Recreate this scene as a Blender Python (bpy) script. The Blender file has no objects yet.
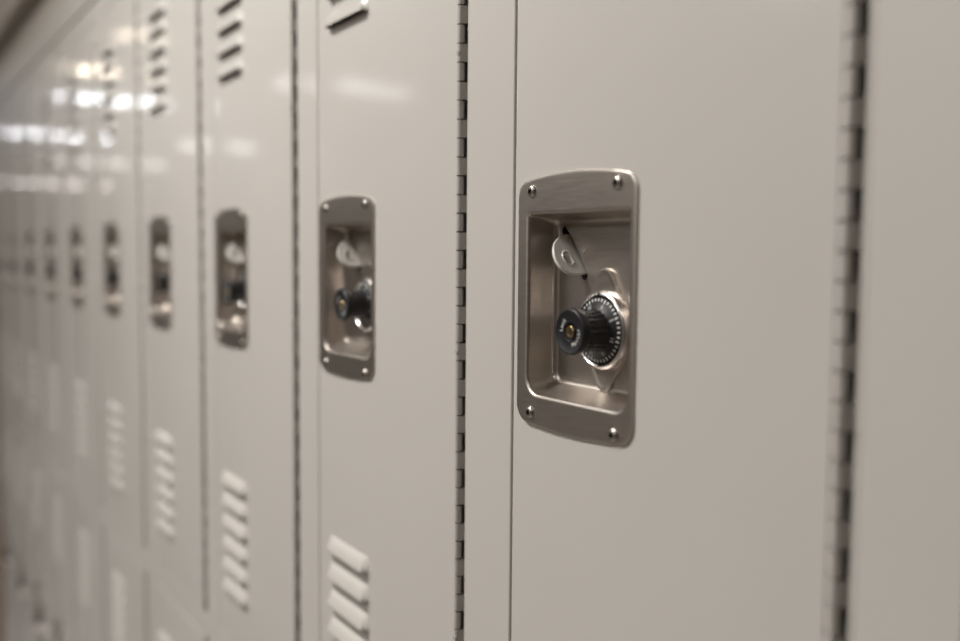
import bpy, bmesh, math, random
from mathutils import Matrix, Vector
random.seed(4)
C = bpy.context.scene.collection
EYE = 1.475                      # camera height above the corridor floor
D = 0.352                        # camera distance from the locker fronts

# ---------------------------------------------------------------- camera, world, lights, exposure
cd = bpy.data.cameras.new('camera'); cam = bpy.data.objects.new('camera', cd); C.objects.link(cam)
R = Matrix(((0.54545431, 0.0629032, -0.83577676), (0.83810483, -0.03172687, 0.54458581), (0.00773961, -0.99751521, -0.07002503)))
X, Y, Z = R.col[0], -R.col[1], -R.col[2]
M = Matrix((X, Y, Z)).transposed().to_4x4(); M.translation = Vector((0, -D, EYE)); cam.matrix_world = M
cd.sensor_width = 36; cd.lens = 950 / 960 * 36; cd.clip_start = 0.01
cd.dof.use_dof = True; cd.dof.focus_distance = 0.615; cd.dof.aperture_fstop = 2.8
cd.dof.aperture_blades = 0
bpy.context.scene.camera = cam
vs = bpy.context.scene.view_settings
vs.view_transform = 'Standard'; vs.look = 'None'; vs.gamma = 1.0; vs.use_curve_mapping = False
vs.exposure = -0.1

w = bpy.data.worlds.new('world'); bpy.context.scene.world = w; w.use_nodes = True
w.node_tree.nodes['Background'].inputs[0].default_value = (1, .95, .9, 1)
w.node_tree.nodes['Background'].inputs[1].default_value = 0.15

CEIL = 2.73
def area(name, x, y, z, sx, sy, power, col, rot=(0, 0, 0)):
    l = bpy.data.lights.new(name, 'AREA'); l.shape = 'RECTANGLE'; l.size = sx; l.size_y = sy
    l.energy = power; l.color = col
    o = bpy.data.objects.new(name, l); o.location = (x, y, z); o.rotation_euler = rot; C.objects.link(o); return o
WARM, COOL, NEU, PINK = (1.0, .86, .68), (.93, .96, 1.0), (1.0, .965, .925), (1.0, .90, .86)
# bare ceiling lamps placed from their door reflections, plus added fill lights nearer the camera
# x, y, length along the corridor, length across it, colour, watts
LAMPS = [(-1.15, -.95, .4, .4, NEU, 52), (.55, -1.25, .4, .4, NEU, 6), (-5.65, -1.0, .20, .24, WARM, 1.0), (-6.9, -1.02, .18, .26, WARM, 3.2), (-8.15, -1.45, .12, .75, COOL, 11), (-11.0, -1.35, .13, .75, COOL, 16),  # first added for falloff along the doors, second added to light the padlock tab
         (-1.2, -2.9, .6, .6, NEU, 38), (-2.6, -3.1, .6, .6, NEU, 8), (-3.7, -1.5, .3, .3, NEU, 12), (-6.5, -2.9, .5, 1.0, NEU, 7), (-11.0, -3.35, .4, .8, NEU, 9), (-14.0, -2.7, .4, 1.1, NEU, 11), (-19.0, -2.6, .6, 1.3, PINK, 26)]  # first two placed for general light, third added to brighten the far-left doors
for x, y, sx, sy, col, k in LAMPS:
    area('ceiling_or_fill_lamp', x, y, CEIL - .03, sx, sy, k, col)

# ---------------------------------------------------------------- materials
def mat(name, col, rough=.5, metal=0., coat=0., noise=None, bump=None, emis=None, spec=.5):
    m = bpy.data.materials.new(name); m.use_nodes = True; nt = m.node_tree; b = nt.nodes['Principled BSDF']
    b.inputs['Base Color'].default_value = (*col, 1); b.inputs['Roughness'].default_value = rough
    b.inputs['Metallic'].default_value = metal; b.inputs['Coat Weight'].default_value = coat
    b.inputs['Coat Roughness'].default_value = .08; b.inputs['Specular IOR Level'].default_value = spec
    tc = nt.nodes.new('ShaderNodeTexCoord')
    if noise:
        sc, amt, stretch = noise
        mp = nt.nodes.new('ShaderNodeMapping'); mp.inputs['Scale'].default_value = stretch
        n = nt.nodes.new('ShaderNodeTexNoise'); n.inputs['Scale'].default_value = sc; n.inputs['Detail'].default_value = 4
        nt.links.new(tc.outputs['Object'], mp.inputs[0]); nt.links.new(mp.outputs[0], n.inputs['Vector'])
        r = nt.nodes.new('ShaderNodeMapRange'); r.inputs['To Min'].default_value = 1 - amt; r.inputs['To Max'].default_value = 1 + amt
        nt.links.new(n.outputs['Fac'], r.inputs['Value'])
        mx = nt.nodes.new('ShaderNodeVectorMath'); mx.operation = 'SCALE'; mx.inputs[0].default_value = col
        nt.links.new(r.outputs[0], mx.inputs['Scale']); nt.links.new(mx.outputs[0], b.inputs['Base Color'])
        r2 = nt.nodes.new('ShaderNodeMapRange'); r2.inputs['To Min'].default_value = rough * (1 - amt); r2.inputs['To Max'].default_value = rough * (1 + amt)
        nt.links.new(n.outputs['Fac'], r2.inputs['Value']); nt.links.new(r2.outputs[0], b.inputs['Roughness'])
    if bump:
        sc, st, dist = bump
        n = nt.nodes.new('ShaderNodeTexNoise'); n.inputs['Scale'].default_value = sc; n.inputs['Detail'].default_value = 2
        nt.links.new(tc.outputs['Object'], n.inputs['Vector'])
        bp = nt.nodes.new('ShaderNodeBump'); bp.inputs['Strength'].default_value = st; bp.inputs['Distance'].default_value = dist
        nt.links.new(n.outputs['Fac'], bp.inputs['Height']); nt.links.new(bp.outputs[0], b.inputs['Normal'])
    if emis:
        b.inputs['Emission Color'].default_value = (*emis[0], 1); b.inputs['Emission Strength'].default_value = emis[1]
    return m
PAINT = mat('locker_paint', (.49, .467, .435), .38, noise=(6, .03, (1, 1, 1)), bump=(9, .2, .002), coat=.55, spec=.3)
KNUCK = mat('locker_paint_shaded', (.41, .385, .36), .4, noise=(40, .08, (1, 1, 1)))  # same paint as the lockers, darkened: shade at the hinges put into the colour
STEEL = mat('brushed_steel', (.50, .455, .41), .38, metal=1, noise=(60, .12, (1, 1, 14)))
CHROME = mat('satin_chrome', (.50, .47, .45), .27, metal=1, noise=(30, .05, (1, 1, 1)))
SCREW = mat('screw_steel', (.38, .35, .32), .3, metal=1, noise=(30, .05, (1, 1, 1)))
BLACK = mat('black_plastic', (.010, .010, .011), .45, noise=(50, .1, (1, 1, 1)), spec=.3)
GRIP = mat('black_knurled', (.010, .010, .012), .42, noise=(50, .1, (1, 1, 1)), spec=.4)
WHITE = mat('white_print', (.62, .62, .60), .5, noise=(50, .05, (1, 1, 1)))
BRASS = mat('brass', (.46, .35, .19), .3, metal=1, noise=(40, .1, (1, 1, 1)))
TAB = mat('grey_enamel', (.56, .54, .50), .35, noise=(30, .05, (1, 1, 1)))
DARK = mat('dark_recess', (.01, .009, .008), .8, noise=(30, .1, (1, 1, 1)))
BEIGE = mat('wall_paint', (.22, .20, .18), .6, noise=(3, .04, (1, 1, 1)), bump=(120, .1, .001))
SOFF = mat('soffit_paint', (.33, .295, .255), .6, noise=(3, .04, (1, 1, 1)), bump=(120, .1, .001))
CEILM = mat('ceiling_tile', (.50, .48, .45), .8, noise=(60, .06, (1, 1, 1)))
FLOORM = mat('waxed_floor', (.30, .275, .25), .25, noise=(5, .1, (1, 1, 1)), coat=.12)
BASEM = mat('dark_base', (.05, .045, .04), .5, noise=(5, .1, (1, 1, 1)))
BROWN = mat('unseen_dark_wall', (.10, .075, .055), .5, noise=(6, .15, (1, 1, 1)))
WOOD = mat('orange_wood', (.36, .19, .09), .4, noise=(6, .25, (8, 8, .6)), coat=.2)

# ---------------------------------------------------------------- mesh helpers
def finish(name, bm, m, parent=None, loc=None, sharp=35, kind=None, smooth=True, wn=False):
    me = bpy.data.meshes.new(name)
    bmesh.ops.remove_doubles(bm, verts=bm.verts, dist=1e-6)
    bm.normal_update(); bm.to_mesh(me); bm.free()
    for x in (m if isinstance(m, (list, tuple)) else [m]): me.materials.append(x)
    if smooth:
        for p in me.polygons: p.use_smooth = True
        me.set_sharp_from_angle(angle=math.radians(sharp))
    o = bpy.data.objects.new(name, me); C.objects.link(o)
    if parent: o.parent = parent
    if loc: o.location = loc
    if wn:
        md = o.modifiers.new('normals', 'WEIGHTED_NORMAL'); md.keep_sharp = True; md.weight = 100
    if kind: o['kind'] = kind
    return o
def box(bm, x0, x1, y0, y1, z0, z1, bev=0, seg=2, mi=0):
    r = bmesh.ops.create_cube(bm, size=1, matrix=Matrix.Translation(((x0+x1)/2, (y0+y1)/2, (z0+z1)/2)) @ Matrix.Diagonal((abs(x1-x0), abs(y1-y0), abs(z1-z0), 1)))
    if bev:
        es = {e for v in r['verts'] for e in v.link_edges}
        bmesh.ops.bevel(bm, geom=list(es), offset=bev, segments=seg, affect='EDGES', profile=.5)
def loft(bm, loops, close=True, cap0=False, cap1=False, mi=0):
    vs = [[bm.verts.new(p) for p in L] for L in loops]; n = len(loops[0]); fs = []
    for a, b in zip(vs, vs[1:]):
        for i in range(n if close else n-1):
            j = (i+1) % n
            fs.append(bm.faces.new((a[i], a[j], b[j], b[i])))
    if cap0: fs.append(bm.faces.new(list(reversed(vs[0]))))
    if cap1: fs.append(bm.faces.new(vs[-1]))
    for f in fs: f.material_index = mi
    return vs
def lathe(bm, cx, cz, prof, n=64, cap1=True, mi=0, lobes=None):
    """revolve (radius, y) profile about the axis through (cx, cz) along y; first point at the back"""
    loops = []
    for r, y in prof:
        L = []
        for k in range(n):
            a = -2*math.pi*k/n
            rr = r*(1 + (lobes[1]*math.cos(lobes[0]*a) if lobes else 0))
            L.append((cx + rr*math.cos(a), y, cz + rr*math.sin(a)))
        loops.append(L)
    return loft(bm, loops, cap1=cap1, mi=mi)
def rrect(x0, x1, z0, z1, r, y, crown=(0, 0), K=8, S=16):
    """rounded outline, anticlockwise seen from the front; r = (bottom, top) radii, crown bulges bottom and top edges"""
    rb, rt = r; cxm = (x0+x1)/2; hw = (x1-x0)/2; pts = []
    def side(p, q):
        for k in range(S):
            t = k/S; pts.append([p[0]+(q[0]-p[0])*t, p[1]+(q[1]-p[1])*t])
    def arc(cx, cz, rr, a0):
        for k in range(K):
            a = a0 + math.pi/2*k/K; pts.append([cx+rr*math.cos(a), cz+rr*math.sin(a)])
    side((x0+rb, z0), (x1-rb, z0)); arc(x1-rb, z0+rb, rb, -math.pi/2)
    side((x1, z0+rb), (x1, z1-rt)); arc(x1-rt, z1-rt, rt, 0)
    side((x1-rt, z1), (x0+rt, z1)); arc(x0+rt, z1-rt, rt, math.pi/2)
    side((x0, z1-rt), (x0, z0+rb)); arc(x0+rb, z0+rb, rb, math.pi)
    zc = (z0+z1)/2; out = []
    for px, pz in pts:
        u = 1-((px-cxm)/hw)**2; v = (pz-zc)/((z1-z0)/2)
        pz += (crown[1] if v > 0 else -crown[0])*u*abs(v)**3
        out.append((px, y, pz))
    return out
def glyphs(s, size):
    cu = bpy.data.curves.new('t', 'FONT'); cu.body = s; cu.size = size; cu.align_x = 'CENTER'; cu.align_y = 'CENTER'; cu.resolution_u = 2
    cu.offset = size*.006
    o = bpy.data.objects.new('t', cu); C.objects.link(o)
    dg = bpy.context.evaluated_depsgraph_get(); me = bpy.data.meshes.new_from_object(o.evaluated_get(dg))
    bpy.data.objects.remove(o); bpy.data.curves.remove(cu); return me
def put_glyph(bm, s, size, cx, cz, rad, ang, y, slope=0, inward=False, mi=1):
    """a character on the front, at polar position; tops point outwards unless inward"""
    me = glyphs(s, size); tilt = ang - math.pi/2 + (math.pi if inward else 0)
    sgn = -1 if inward else 1
    vm = {}
    for v in me.vertices:
        gx, gz = v.co.x, v.co.y
        x = gx*math.cos(tilt) - gz*math.sin(tilt); z = gx*math.sin(tilt) + gz*math.cos(tilt)
        X_, Z_ = rad*math.cos(ang)+x, rad*math.sin(ang)+z
        vm[v.index] = bm.verts.new((cx+X_, y + slope*(math.hypot(X_, Z_)-rad), cz+Z_))
    for p in me.polygons:
        try: f = bm.faces.new([vm[i] for i in p.vertices]); f.material_index = mi
        except ValueError: pass
    bpy.data.meshes.remove(me)

# ---------------------------------------------------------------- the setting
def struct(name, m, *boxes, bev=0):
    bm = bmesh.new()
    for b in boxes: box(bm, *b, bev=bev)
    return finish(name, bm, m, kind='structure', smooth=bool(bev), sharp=60, wn=bool(bev))
XL, XR, YF = -21.0, 1.5, -4.0      # ends of the corridor and the opposite wall
ROW_L, ROW_R = -3.318, .4
TOPZ = EYE + .43
struct('floor', FLOORM, (XL, XR, YF, .5, -.08, 0))
struct('ceiling', CEILM, (XL, XR, YF, .5, CEIL, CEIL+.08))
struct('wall_front', BEIGE, (XL, XR, YF-.12, YF, 0, CEIL))
struct('wall_left', BEIGE, (XL-.12, XL, YF, .5, 0, CEIL))
struct('wall_right', BROWN, (XR, XR+.12, YF, .5, 0, CEIL))  # unseen end wall, set close and dark to cut light bounced from there
struct('wall_back', BEIGE, (XL, ROW_L-1.15, .004, .12, 0, CEIL), (ROW_L-1.15, ROW_L-.12, .004, .12, 2.15, CEIL), (ROW_L-.12, ROW_L-.004, .004, .5, 0, CEIL),
       (ROW_L-.004, ROW_R+.01, .41, .5, 0, CEIL), (ROW_R+.01, XR, .004, .12, 0, CEIL))
struct('door_1', WOOD, (ROW_L-1.14, ROW_L-.13, .03, .075, .005, 2.14), bev=.003)
struct('trim_1', PAINT, (ROW_L, ROW_R, -.003, .012, TOPZ+.002, EYE+.495), bev=.002)
struct('trim_2', SOFF, (ROW_L-.003, ROW_R, .002, .40, EYE+.497, EYE+.5595), bev=.002)
struct('trim_3', SOFF, (ROW_L-.003, ROW_R, -.035, .40, EYE+.56, CEIL-.001), bev=.008)
struct('baseboard_back', BASEM, (ROW_L, ROW_R, .03, .09, .001, .099))
struct('baseboard_front', BASEM, (XL, XR, YF, YF+.012, 0, .1))

# ---------------------------------------------------------------- locker parts (local x = 0 at the hinge pin, z from the floor)
DX0, DX1 = -.2440, -.0046                    # door edges
DH = .425                                    # half height of a door
ZU, ZL = EYE - .030, EYE - .030 - .885       # centres of the upper and lower doors
PX = -.182                                   # handle centre
def door_mesh():
    """centred on the handle height"""
    bm = bmesh.new()
    lx0, lx1 = -.2188, -.1388                # louvre ends
    hx0, hx1, hz0, hz1 = -.2305, -.1325, -.0605, .0565
    lou = [.226+.0252*k for k in range(6)] + [-.2385-.0252*k for k in range(6)]   # bottom edge of each louvre
    def grid(a, b, brk, step):
        out = [a, a+.0004, a+.0016]; brk = sorted(brk)
        pts = [a+.0016]+brk+[b-.0016]
        for p, q in zip(pts, pts[1:]):
            n = max(1, round((q-p)/step)); out += [p+(q-p)*k/n for k in range(1, n+1)]
        return out + [b-.0004, b]
    xs = grid(DX0, DX1, [lx0+.006, lx1-.007, hx0, hx1], .011)
    zs = grid(-DH, DH, [hz0, hz1]+lou+[z+.010 for z in lou], .014)
    cx, hw = (DX0+DX1)/2, (DX1-DX0)/2
    def yy(x, z):
        u, v = (x-cx)/hw, z/DH
        y = -.0016*(1-u*u)*(1-v**4)
        e = min(x-DX0, DX1-x, z+DH, DH-z)
        if e < .0002: y += .0001
        return y
    V = {(i, j): bm.verts.new((x, yy(x, z), z)) for i, x in enumerate(xs) for j, z in enumerate(zs)}
    for i in range(len(xs)-1):
        for j in range(len(zs)-1):
            mx, mz = (xs[i]+xs[i+1])/2, (zs[j]+zs[j+1])/2
            if hx0 < mx < hx1 and hz0 < mz < hz1: continue
            if lx0+.006 < mx < lx1-.007 and any(z < mz < z+.010 for z in lou): continue
            bm.faces.new((V[i, j], V[i+1, j], V[i+1, j+1], V[i, j+1]))
    ni, nj = len(xs)-1, len(zs)-1            # flanges turned back into the door opening
    per = [(i, 0) for i in range(ni)]+[(ni, j) for j in range(nj)]+[(i, nj) for i in range(ni, 0, -1)]+[(0, j) for j in range(nj, 0, -1)]
    back = [bm.verts.new((V[p].co.x, .016, V[p].co.z)) for p in per]
    n = len(per)
    for k in range(n):
        a, b = V[per[k]], V[per[(k+1) % n]]
        bm.faces.new((b, a, back[k], back[(k+1) % n]))
    for zb in lou:                           # pressed-out hoods open at the bottom
        NU, rows = 20, [(0, .013), (.0012, .0118), (.0042, .0070), (.0058, .0025), (.0064, .0004), (.0062, -.0004), (.0057, -.0002)]
        G = []
        for k in range(NU+1):
            x = lx0+(lx1-lx0)*k/NU; e = min(1, max(0, min(x-lx0, lx1-x)/.006)); e = math.sqrt(1-(1-e)**2)
            G.append([bm.verts.new((x, yy(x, zb+h)-o*e - .0001, zb + (h if h > .01 else h*e+ (0 if e > .3 else 0)) )) for o, h in rows])
        for k in range(NU):
            for r in range(len(rows)-1):
                bm.faces.new((G[k][r+1], G[k+1][r+1], G[k+1][r], G[k][r]))
    return bm
def frame_mesh(left):
    """left = x of the left end of the unit"""
    bm = bmesh.new(); r = .0100; T = .022
    zt, zb = EYE+.43, EYE-1.375
    zs = [(ZL-DH-.0025, zb), (ZU-DH-.0025, ZL+DH+.0025), (zt, ZU+DH+.0025)]
    def rails(y0, y1): pass
    box(bm, left, DX0-.0026, 0, T, zb, zt, bev=.0016, seg=3)              # wide stile beside the door edge
    box(bm, .0062, r-.0003, .0017, T, zb, zt, bev=.0004)                        # thin jamb behind the hinge
    for a, b in zs: box(bm, DX0-.0040, r-.0022, .0006, T, min(a, b), max(a, b), bev=.0012, seg=2)
    # the sheet steel body behind: sides, back, top, bottom, shelf between the two compartments
    box(bm, left, left+.0015, T, .38, zb, zt); box(bm, r-.0025, r-.001, T, .38, zb, zt)
    box(bm, left, r-.001, .38, .382, zb, zt)
    for z in (zb, EYE-.474, zt-.002): box(bm, left, r-.001, T-.001, .381, z, z+.002)
    return bm
HP, HR = .0129, .00275
HCX, HCY = .0011, -.0007                       # barrel centre, standing a little proud of the door
def hinge_mesh():
    bm = bmesh.new(); n = 65; z0 = -n*HP/2
    for k in range(n):
        a, b = z0+k*HP+.00055, z0+(k+1)*HP-.00055; N = 22; fr = k % 2
        t0, t1 = math.pi*1.0, (-math.pi*.9 if not fr else -math.pi*.12)
        prof = [(-.0044, .0030), (-.0044, .0004), (-.0026, .0001)]
        for i in range(N+1):
            t = t0+(t1-t0)*i/N
            prof.append((HCX+HR*math.cos(t), HCY-HR*math.sin(t)))
        if fr:                                  # its leaf sweeps across the gap to the frame
            prof = prof[:3] + [(HCX+HR*math.cos(t), HCY-HR*math.sin(t)) for t in [math.pi*(1.0-.06*i) for i in range(16)]]
            prof += [(.0044, .0006), (.0048, .0020), (.0056, .0034), (.0070, .0040), (.0070, .006)]
        va = [bm.verts.new((x, y, a)) for x, y in prof]; vb = [bm.verts.new((x, y, b)) for x, y in prof]
        for i in range(len(va)-1): bm.faces.new((va[i], va[i+1], vb[i+1], vb[i]))
        bm.faces.new(list(reversed(va))); bm.faces.new(vb)
    loft(bm, [[(HCX+.0007*math.cos(2*math.pi*i/10), HCY+.0009+.0007*math.sin(2*math.pi*i/10), z) for i in range(10)] for z in (z0, -z0)], cap0=True, cap1=True)
    box(bm, -.0060, .0080, .0100, .0110, z0, -z0)
    return bm
def on_leaf(z):                                # nearest frame-side knuckle
    k = round((z/HP + 65/2 - .5 - 1)/2)*2 + 1
    return (k + .5 - 65/2)*HP
def rivet_mesh():
    bm = bmesh.new()
    lathe(bm, 0, 0, [(.0019, .0012), (.0019, -.0001), (.0016, -.0006), (.0011, -.0007), (.0009, .0006), (.0004, .0008)], n=20)
    return bm
def handle_mesh():
    """plate with a deep pan; centred on PX, z relative to the eye height"""
    bm = bmesh.new(); F = -.0032
    o = (-.0547, .0547, -.1045, .0442); h = (-.0435, .0490, -.0868, .0240)
    def O(i, y): return rrect(o[0]+i, o[1]-i, o[2]+i, o[3]-i, (.0105-i, .0085-i), y, crown=(.0034, .0050))
    def H(i, y, rb=.0105, rt=.0016): return rrect(h[0]+i, h[1]-i, h[2]+i, h[3]-i, (max(rb-i, .0008), max(rt-i, .0006)), y)
    def B(i, y, rb=.007, rt=.004): return rrect(h[0]+.0032+i, h[1]-.0025-i, h[2]+.0062+i, h[3]-.0030-i, (rb, rt), y)
    loops = [O(0, .0005), O(0, F+.0009), O(.0003, F+.0003), O(.0010, F), O(.0022, F), H(-.0026, F), H(-.0013, F+.0003), H(-.0004, F+.0011), H(0, F+.0026), H(.0006, .006),
             B(-.0014, .0140), B(-.0008, .0160), B(.0004, .0174), B(.0024, .0180)]
    vs = loft(bm, loops)
    # back of the pan with the slanted slot cut in it
    s0, s1 = Vector((-.4752+.440, .0172)), Vector((-.4520+.440, -.0150)); d = (s1-s0).normalized(); nrm = Vector((-d.y, d.x)); r = .0031
    last = vs[-1]; mid = (s0+s1)/2; L_ = (s1-s0).length/2 - r; slot = []
    def hit(v):                               # where a ray from the slot's middle meets its rounded outline
        a, b = abs(v.dot(d)), abs(v.dot(nrm)); t = r/max(b, 1e-9)
        if a*t > L_:
            t = (a*L_ + math.sqrt(max(0, (a*L_)**2 - (a*a+b*b)*(L_*L_-r*r))))/(a*a+b*b)
        return mid + v*t
    for v in last:
        slot.append(hit((Vector((v.co.x, v.co.z))-mid).normalized()))
    sv = [bm.verts.new((q.x, .0180, q.y)) for q in slot]; sb = [bm.verts.new((q.x, .0225, q.y)) for q in slot]
    for k in range(len(sv)):
        j = (k+1) % len(sv)
        bm.faces.new((last[k], last[j], sv[j], sv[k])); bm.faces.new((sv[k], sv[j], sb[j], sb[k]))
    return bm, s0, s1
def screw_mesh():
    bm = bmesh.new()
    lathe(bm, 0, 0, [(.0040, 0), (.0040, -.0002), (.0036, -.0010), (.0028, -.0017), (.0018, -.0020), (.00155, -.0020), (.0015, -.0004), (.0005, -.0003)], n=30)
    for f in bm.faces:
        if max(math.hypot(v.co.x, v.co.z) for v in f.verts) < .00156: f.material_index = 1
    for k in range(6):                        # splines of the driver socket
        a = math.pi/3*k
        bmesh.ops.create_cube(bm, size=1, matrix=Matrix.Rotation(a, 4, 'Y') @ Matrix.Translation((.0016, -.0012, 0)) @ Matrix.Diagonal((.0006, .0017, .0004, 1)))
    return bm
def tab_mesh(s0, s1):
    """half-round hasp tab with an eye, standing out of the slot"""
    bm = bmesh.new(); mid = (s0+s1)/2; d = (s1-s0).normalized(); n = Vector((-d.y, d.x)); th = .0011; RX, RY = .0148, .0180
    ed = []
    def P3(a, out, off): q = mid + d*a + n*off; return (q.x, .018-out, q.y)
    K = 47
    outl = []
    for k in range(K+1):
        t = math.pi*k/K; outl.append((.0010 - RX*math.cos(t) + .0042*math.sin(t), -.004 + (RY+.004)*math.sin(t)**.62 if 0 < k < K else -.004))
    n_ = len(outl)
    def eye(k):
        a, o = outl[k]; th_ = math.atan2(o-.0085, a-.0048); return (.0048+.0044*math.cos(th_), .0085+.0033*math.sin(th_))
    # outer edge, face, pressed rim of the eye, the other face back to the outer edge
    prof = [(-th*.6, 0, 0), (-th, .05, 0), (-th, .88, 0), (-th*1.5, .94, 0), (-th*1.2, 1, 0), (th*1.2, 1, 0), (th*1.5, .94, 0), (th, .88, 0), (th, .05, 0), (th*.6, 0, 0)]
    R_ = []
    for off, t, _ in prof:
        R_.append([bm.verts.new(P3(outl[k][0]+(eye(k)[0]-outl[k][0])*t, outl[k][1]+(eye(k)[1]-outl[k][1])*t, off)) for k in range(n_)])
    R_.append(R_[0])
    for A, B_ in zip(R_, R_[1:]):
        for k in range(n_): j = (k+1) % n_; bm.faces.new((A[k], A[j], B_[j], B_[k]))
    bmesh.ops.recalc_face_normals(bm, faces=bm.faces)
    return bm
LX, LZ = .0075, -.0446                           # lock centre, from PX and eye height
def bezel_mesh():
    bm = bmesh.new()
    def hull(rc, rt, zt, y):
        pts = []; ph = math.asin((rc-rt)/zt)      # angle of the tangent line
        for s, c, r, a0, a1 in ((0, 0, rc, -ph, ph), (1, zt, rt, ph, math.pi-ph), (0, 0, rc, math.pi-ph, math.pi+ph), (1, -zt, rt, math.pi+ph, 2*math.pi-ph)):
            N = 20
            for k in range(N):
                a = a0+(a1-a0)*k/(N-1); pts.append((LX+r*math.cos(a), y, LZ+c+r*math.sin(a)))
        return pts
    loft(bm, [hull(.0234, .0082, .0285, .0182), hull(.0234, .0082, .0285, .0165), hull(.0228, .0076, .0285, .0156), hull(.0216, .0064, .0285, .0154),
              hull(.0204, .0052, .0285, .0160), hull(.0194, .0042, .0285, .0160)], cap1=True, mi=2)
    lathe(bm, LX, LZ, [(.0236, .0178), (.0236, .0145), (.0232, .0128), (.0224, .0118), (.0212, .0114), (.0205, .0119), (.0200, .0135), (.0199, .0165)], n=96, cap1=False)
    box(bm, LX-.0004, LX+.0004, .0110, .0115, LZ+.0203, LZ+.0226)
    for f in bm.faces:
        c = f.calc_center_median()
        if abs(c.x-LX) < .0005 and c.y < .01155 and .0202 < c.z-LZ < .0227: f.material_index = 1
    return bm
TURN = math.radians(-18)
def dial_mesh():
    bm = bmesh.new()
    prof = [(.0197, .0170), (.0197, .0128), (.0194, .0120), (.0118, .0092), (.0112, .0085)]
    lathe(bm, LX, LZ, prof, n=96, cap1=True)
    sl = (.0120-.0092)/(.0194-.0118)
    yof = lambda r: .0092 + sl*(r-.0118) - .00012
    for k in range(40):                       # graduation marks
        a = math.pi/2 - 2*math.pi*k/40 + TURN; r0, r1 = (.0168, .0190) if k % 5 == 0 else (.0174, .0190); hw = .0005
        c, s = math.cos(a), math.sin(a)
        v = [bm.verts.new((LX+r*c-t*s, yof(r), LZ+r*s+t*c)) for r, t in ((r0, -hw), (r1, -hw), (r1, hw), (r0, hw))]
        f = bm.faces.new((v[0], v[1], v[2], v[3])); f.material_index = 1
    for k in range(8):
        a = math.pi/2 - 2*math.pi*k/8 + TURN; s = str(k*5); R0 = .0146
        for q, ch in enumerate(s):
            off = (q-(len(s)-1)/2)*.0019/R0
            put_glyph(bm, ch, .0033, LX, LZ, R0, a-off, yof(R0)-.00005, slope=sl)
    return bm
def knob_mesh():
    bm = bmesh.new()
    # knurled grip, then the flanged cap with a dished face
    lathe(bm, LX, LZ, [(.0124, .0095), (.0120, .0070), (.0114, .0020), (.0112, -.0030), (.0114, -.0050)], n=120, cap1=False, lobes=(20, .030))
    lathe(bm, LX, LZ, [(.0096, -.0040), (.0130, -.0050), (.0137, -.0062), (.0139, -.0082), (.0135, -.0098), (.0127, -.0104), (.0119, -.0103), (.0112, -.0098), (.0056, -.0097), (.0050, -.0090), (.0046, -.0075)], n=80, cap1=True)
    for word, mid, inw in (('Lock', math.radians(152), False), ('Master', math.radians(-28), True)):
        for q, ch in enumerate(word):
            st = (q-(len(word)-1)/2)*.00215/.0080
            put_glyph(bm, ch, .0037, LX, LZ, .0080, mid + (st if inw else -st), -.00985, inward=inw)
    # raised studs moulded around the grip
    for row in range(3):
        for k in range(20):
            a = 2*math.pi*(k+.5*(row % 2))/20; r = .0116
            bmesh.ops.create_icosphere(bm, subdivisions=1, radius=.00062, matrix=Matrix.Translation((LX+r*math.cos(a), .0060-.0034*row, LZ+r*math.sin(a))))
    return bm
def key_mesh():
    bm = bmesh.new()
    lathe(bm, LX, LZ, [(.0036, -.0080), (.0036, -.0098), (.0033, -.0101), (.0026, -.0101), (.0024, -.0098), (.0008, -.0098)], n=40)
    for a in (math.radians(70),):
        m_ = Matrix.Translation((LX, -.0099, LZ)) @ Matrix.Rotation(a, 4, 'Y')
        bmesh.ops.create_cube(bm, size=1, matrix=m_ @ Matrix.Diagonal((.0036, .0004, .0011, 1)))
    for f in bm.faces:
        c = f.calc_center_median()
        if c.y < -.00981 and math.hypot(c.x-LX, c.z-LZ) < .0022: f.material_index = 1
    return bm

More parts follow.
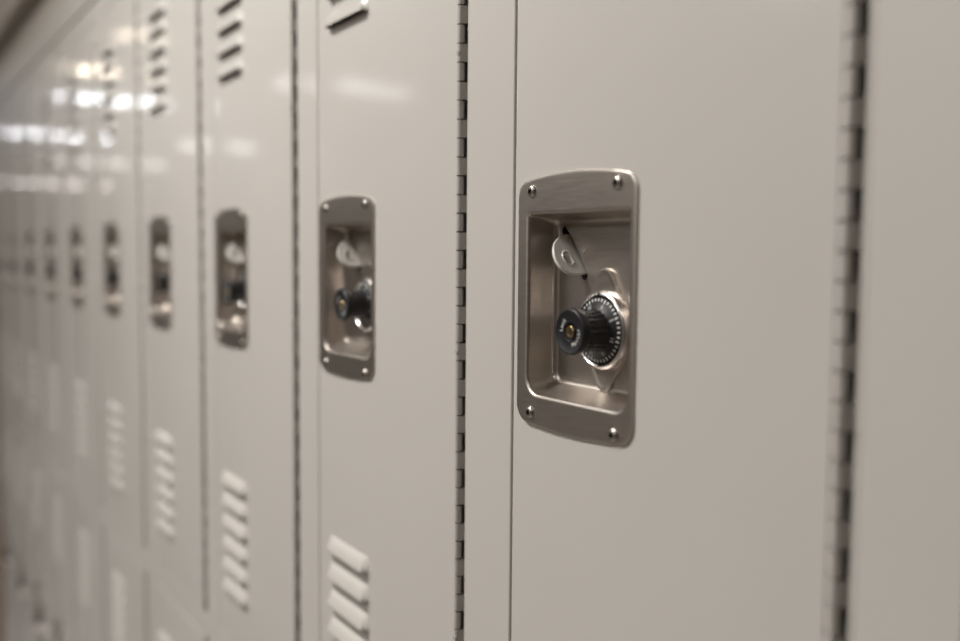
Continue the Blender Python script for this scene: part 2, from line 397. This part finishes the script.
# ---------------------------------------------------------------- build one column of lockers, then copy it
def make_column(left):
    root = bpy.data.objects.new('locker', None); C.objects.link(root); root.empty_display_size = .1
    finish('frame', frame_mesh(left), PAINT, root, sharp=60, wn=True)
    dm = hm = None
    for zc in (ZU, ZL):
        if dm is None:
            d0 = finish('door', door_mesh(), PAINT, root, (0, 0, zc), sharp=50)
            h0 = finish('hinge', hinge_mesh(), KNUCK, root, (0, 0, zc), sharp=40)
            rv = finish('rivet', rivet_mesh(), KNUCK, h0, (HCX+.0004, HCY-HR+.0004, on_leaf(.158)))
            for z in (-.041, -.24, .357): c_ = rv.copy(); C.objects.link(c_); c_.location.z = on_leaf(z)
            bm, s0, s1 = handle_mesh()
            p0 = finish('recessed_handle', bm, STEEL, root, (PX, 0, zc+.030), sharp=40, wn=True)
            sc = None
            for x, z in ((-.040, .0388), (.0392, .0396), (-.0395, -.0988), (.0394, -.1002)):
                if sc is None: sc = finish('screw', screw_mesh(), [SCREW, DARK], p0, (x, -.0031, z), sharp=40)
                else: c_ = sc.copy(); C.objects.link(c_); c_.location = (x, -.0031, z)
            t0 = finish('padlock_tab', tab_mesh(s0, s1), TAB, p0, sharp=25); t0['label'] = 'grey enamelled half-round padlock tab with an eye'
            k0 = finish('combination_lock', bezel_mesh(), [CHROME, DARK, STEEL], root, (PX, 0, zc+.030), sharp=40)
            finish('dial', dial_mesh(), [BLACK, WHITE], k0, sharp=40)['label'] = 'black numbered dial'
            finish('knob', knob_mesh(), [GRIP, WHITE], k0, sharp=40)['label'] = 'black knob with a flanged cap'
            finish('key_cylinder', key_mesh(), [BRASS, DARK], k0, sharp=40)['label'] = 'brass key cylinder'
            dm = (d0, h0, p0, k0)
        else:
            for o in dm: copy_tree(o, root, dz=zc-ZU)
    return root
def copy_tree(o, parent=None, dz=0):
    c = o.copy(); C.objects.link(c); c.parent = parent; c.location.z += dz
    for ch in list(o.children): copy_tree(ch, c)
    return c
PIN = [.0500, -.2555, -.5671, -.8705, -1.1735] + [-1.1735-.3045*k for k in range(1, 7)]
LEFT = [PIN[i+1]+.0100 - PIN[i] for i in range(len(PIN)-1)] + [ROW_L - PIN[-1]]
proto = make_column(-.305+.0100)
frames = {}
LAB = ['beige steel locker column at the right edge, only its plain left frame showing',
       'nearest full beige locker column, with the large sharply seen combination lock',
       'second beige locker column, its blurred lock left of the most clearly seen tall hinge',
       'third beige locker column, four dark louvres above its blurred lock handle',
       'fourth beige locker column, six dark louvres showing above its blurred lock',
       'fifth beige locker column, warm lamp glint beside the top of its louvres',
       'sixth beige locker column, white and cream lamp glints near its top',
       'seventh beige locker column, narrow and blurred, its top meeting the soffit near the picture edge',
       'eighth beige locker column, very narrow and blurred, third from the far left end',
       'ninth beige locker column, a soft sliver just before the farthest one',
       'tenth and farthest beige locker column in view, beside the orange wood door']
for i, (px, lf) in enumerate(zip(PIN, LEFT)):
    r = proto if i == 0 else copy_tree(proto)
    r.location = (px, 0, 0)
    if abs(lf-LEFT[0]) > 1e-4:                 # stile a little wider or narrower on this column
        for ch in r.children:
            if ch.name.startswith('frame'):
                key = round(lf, 4)
                if key not in frames:
                    t = finish('frame', frame_mesh(lf), PAINT, None); frames[key] = t.data; bpy.data.objects.remove(t)
                ch.data = frames[key]
    r['label'] = LAB[i]; r['category'] = 'locker'; r['group'] = 'row of double-tier lockers'
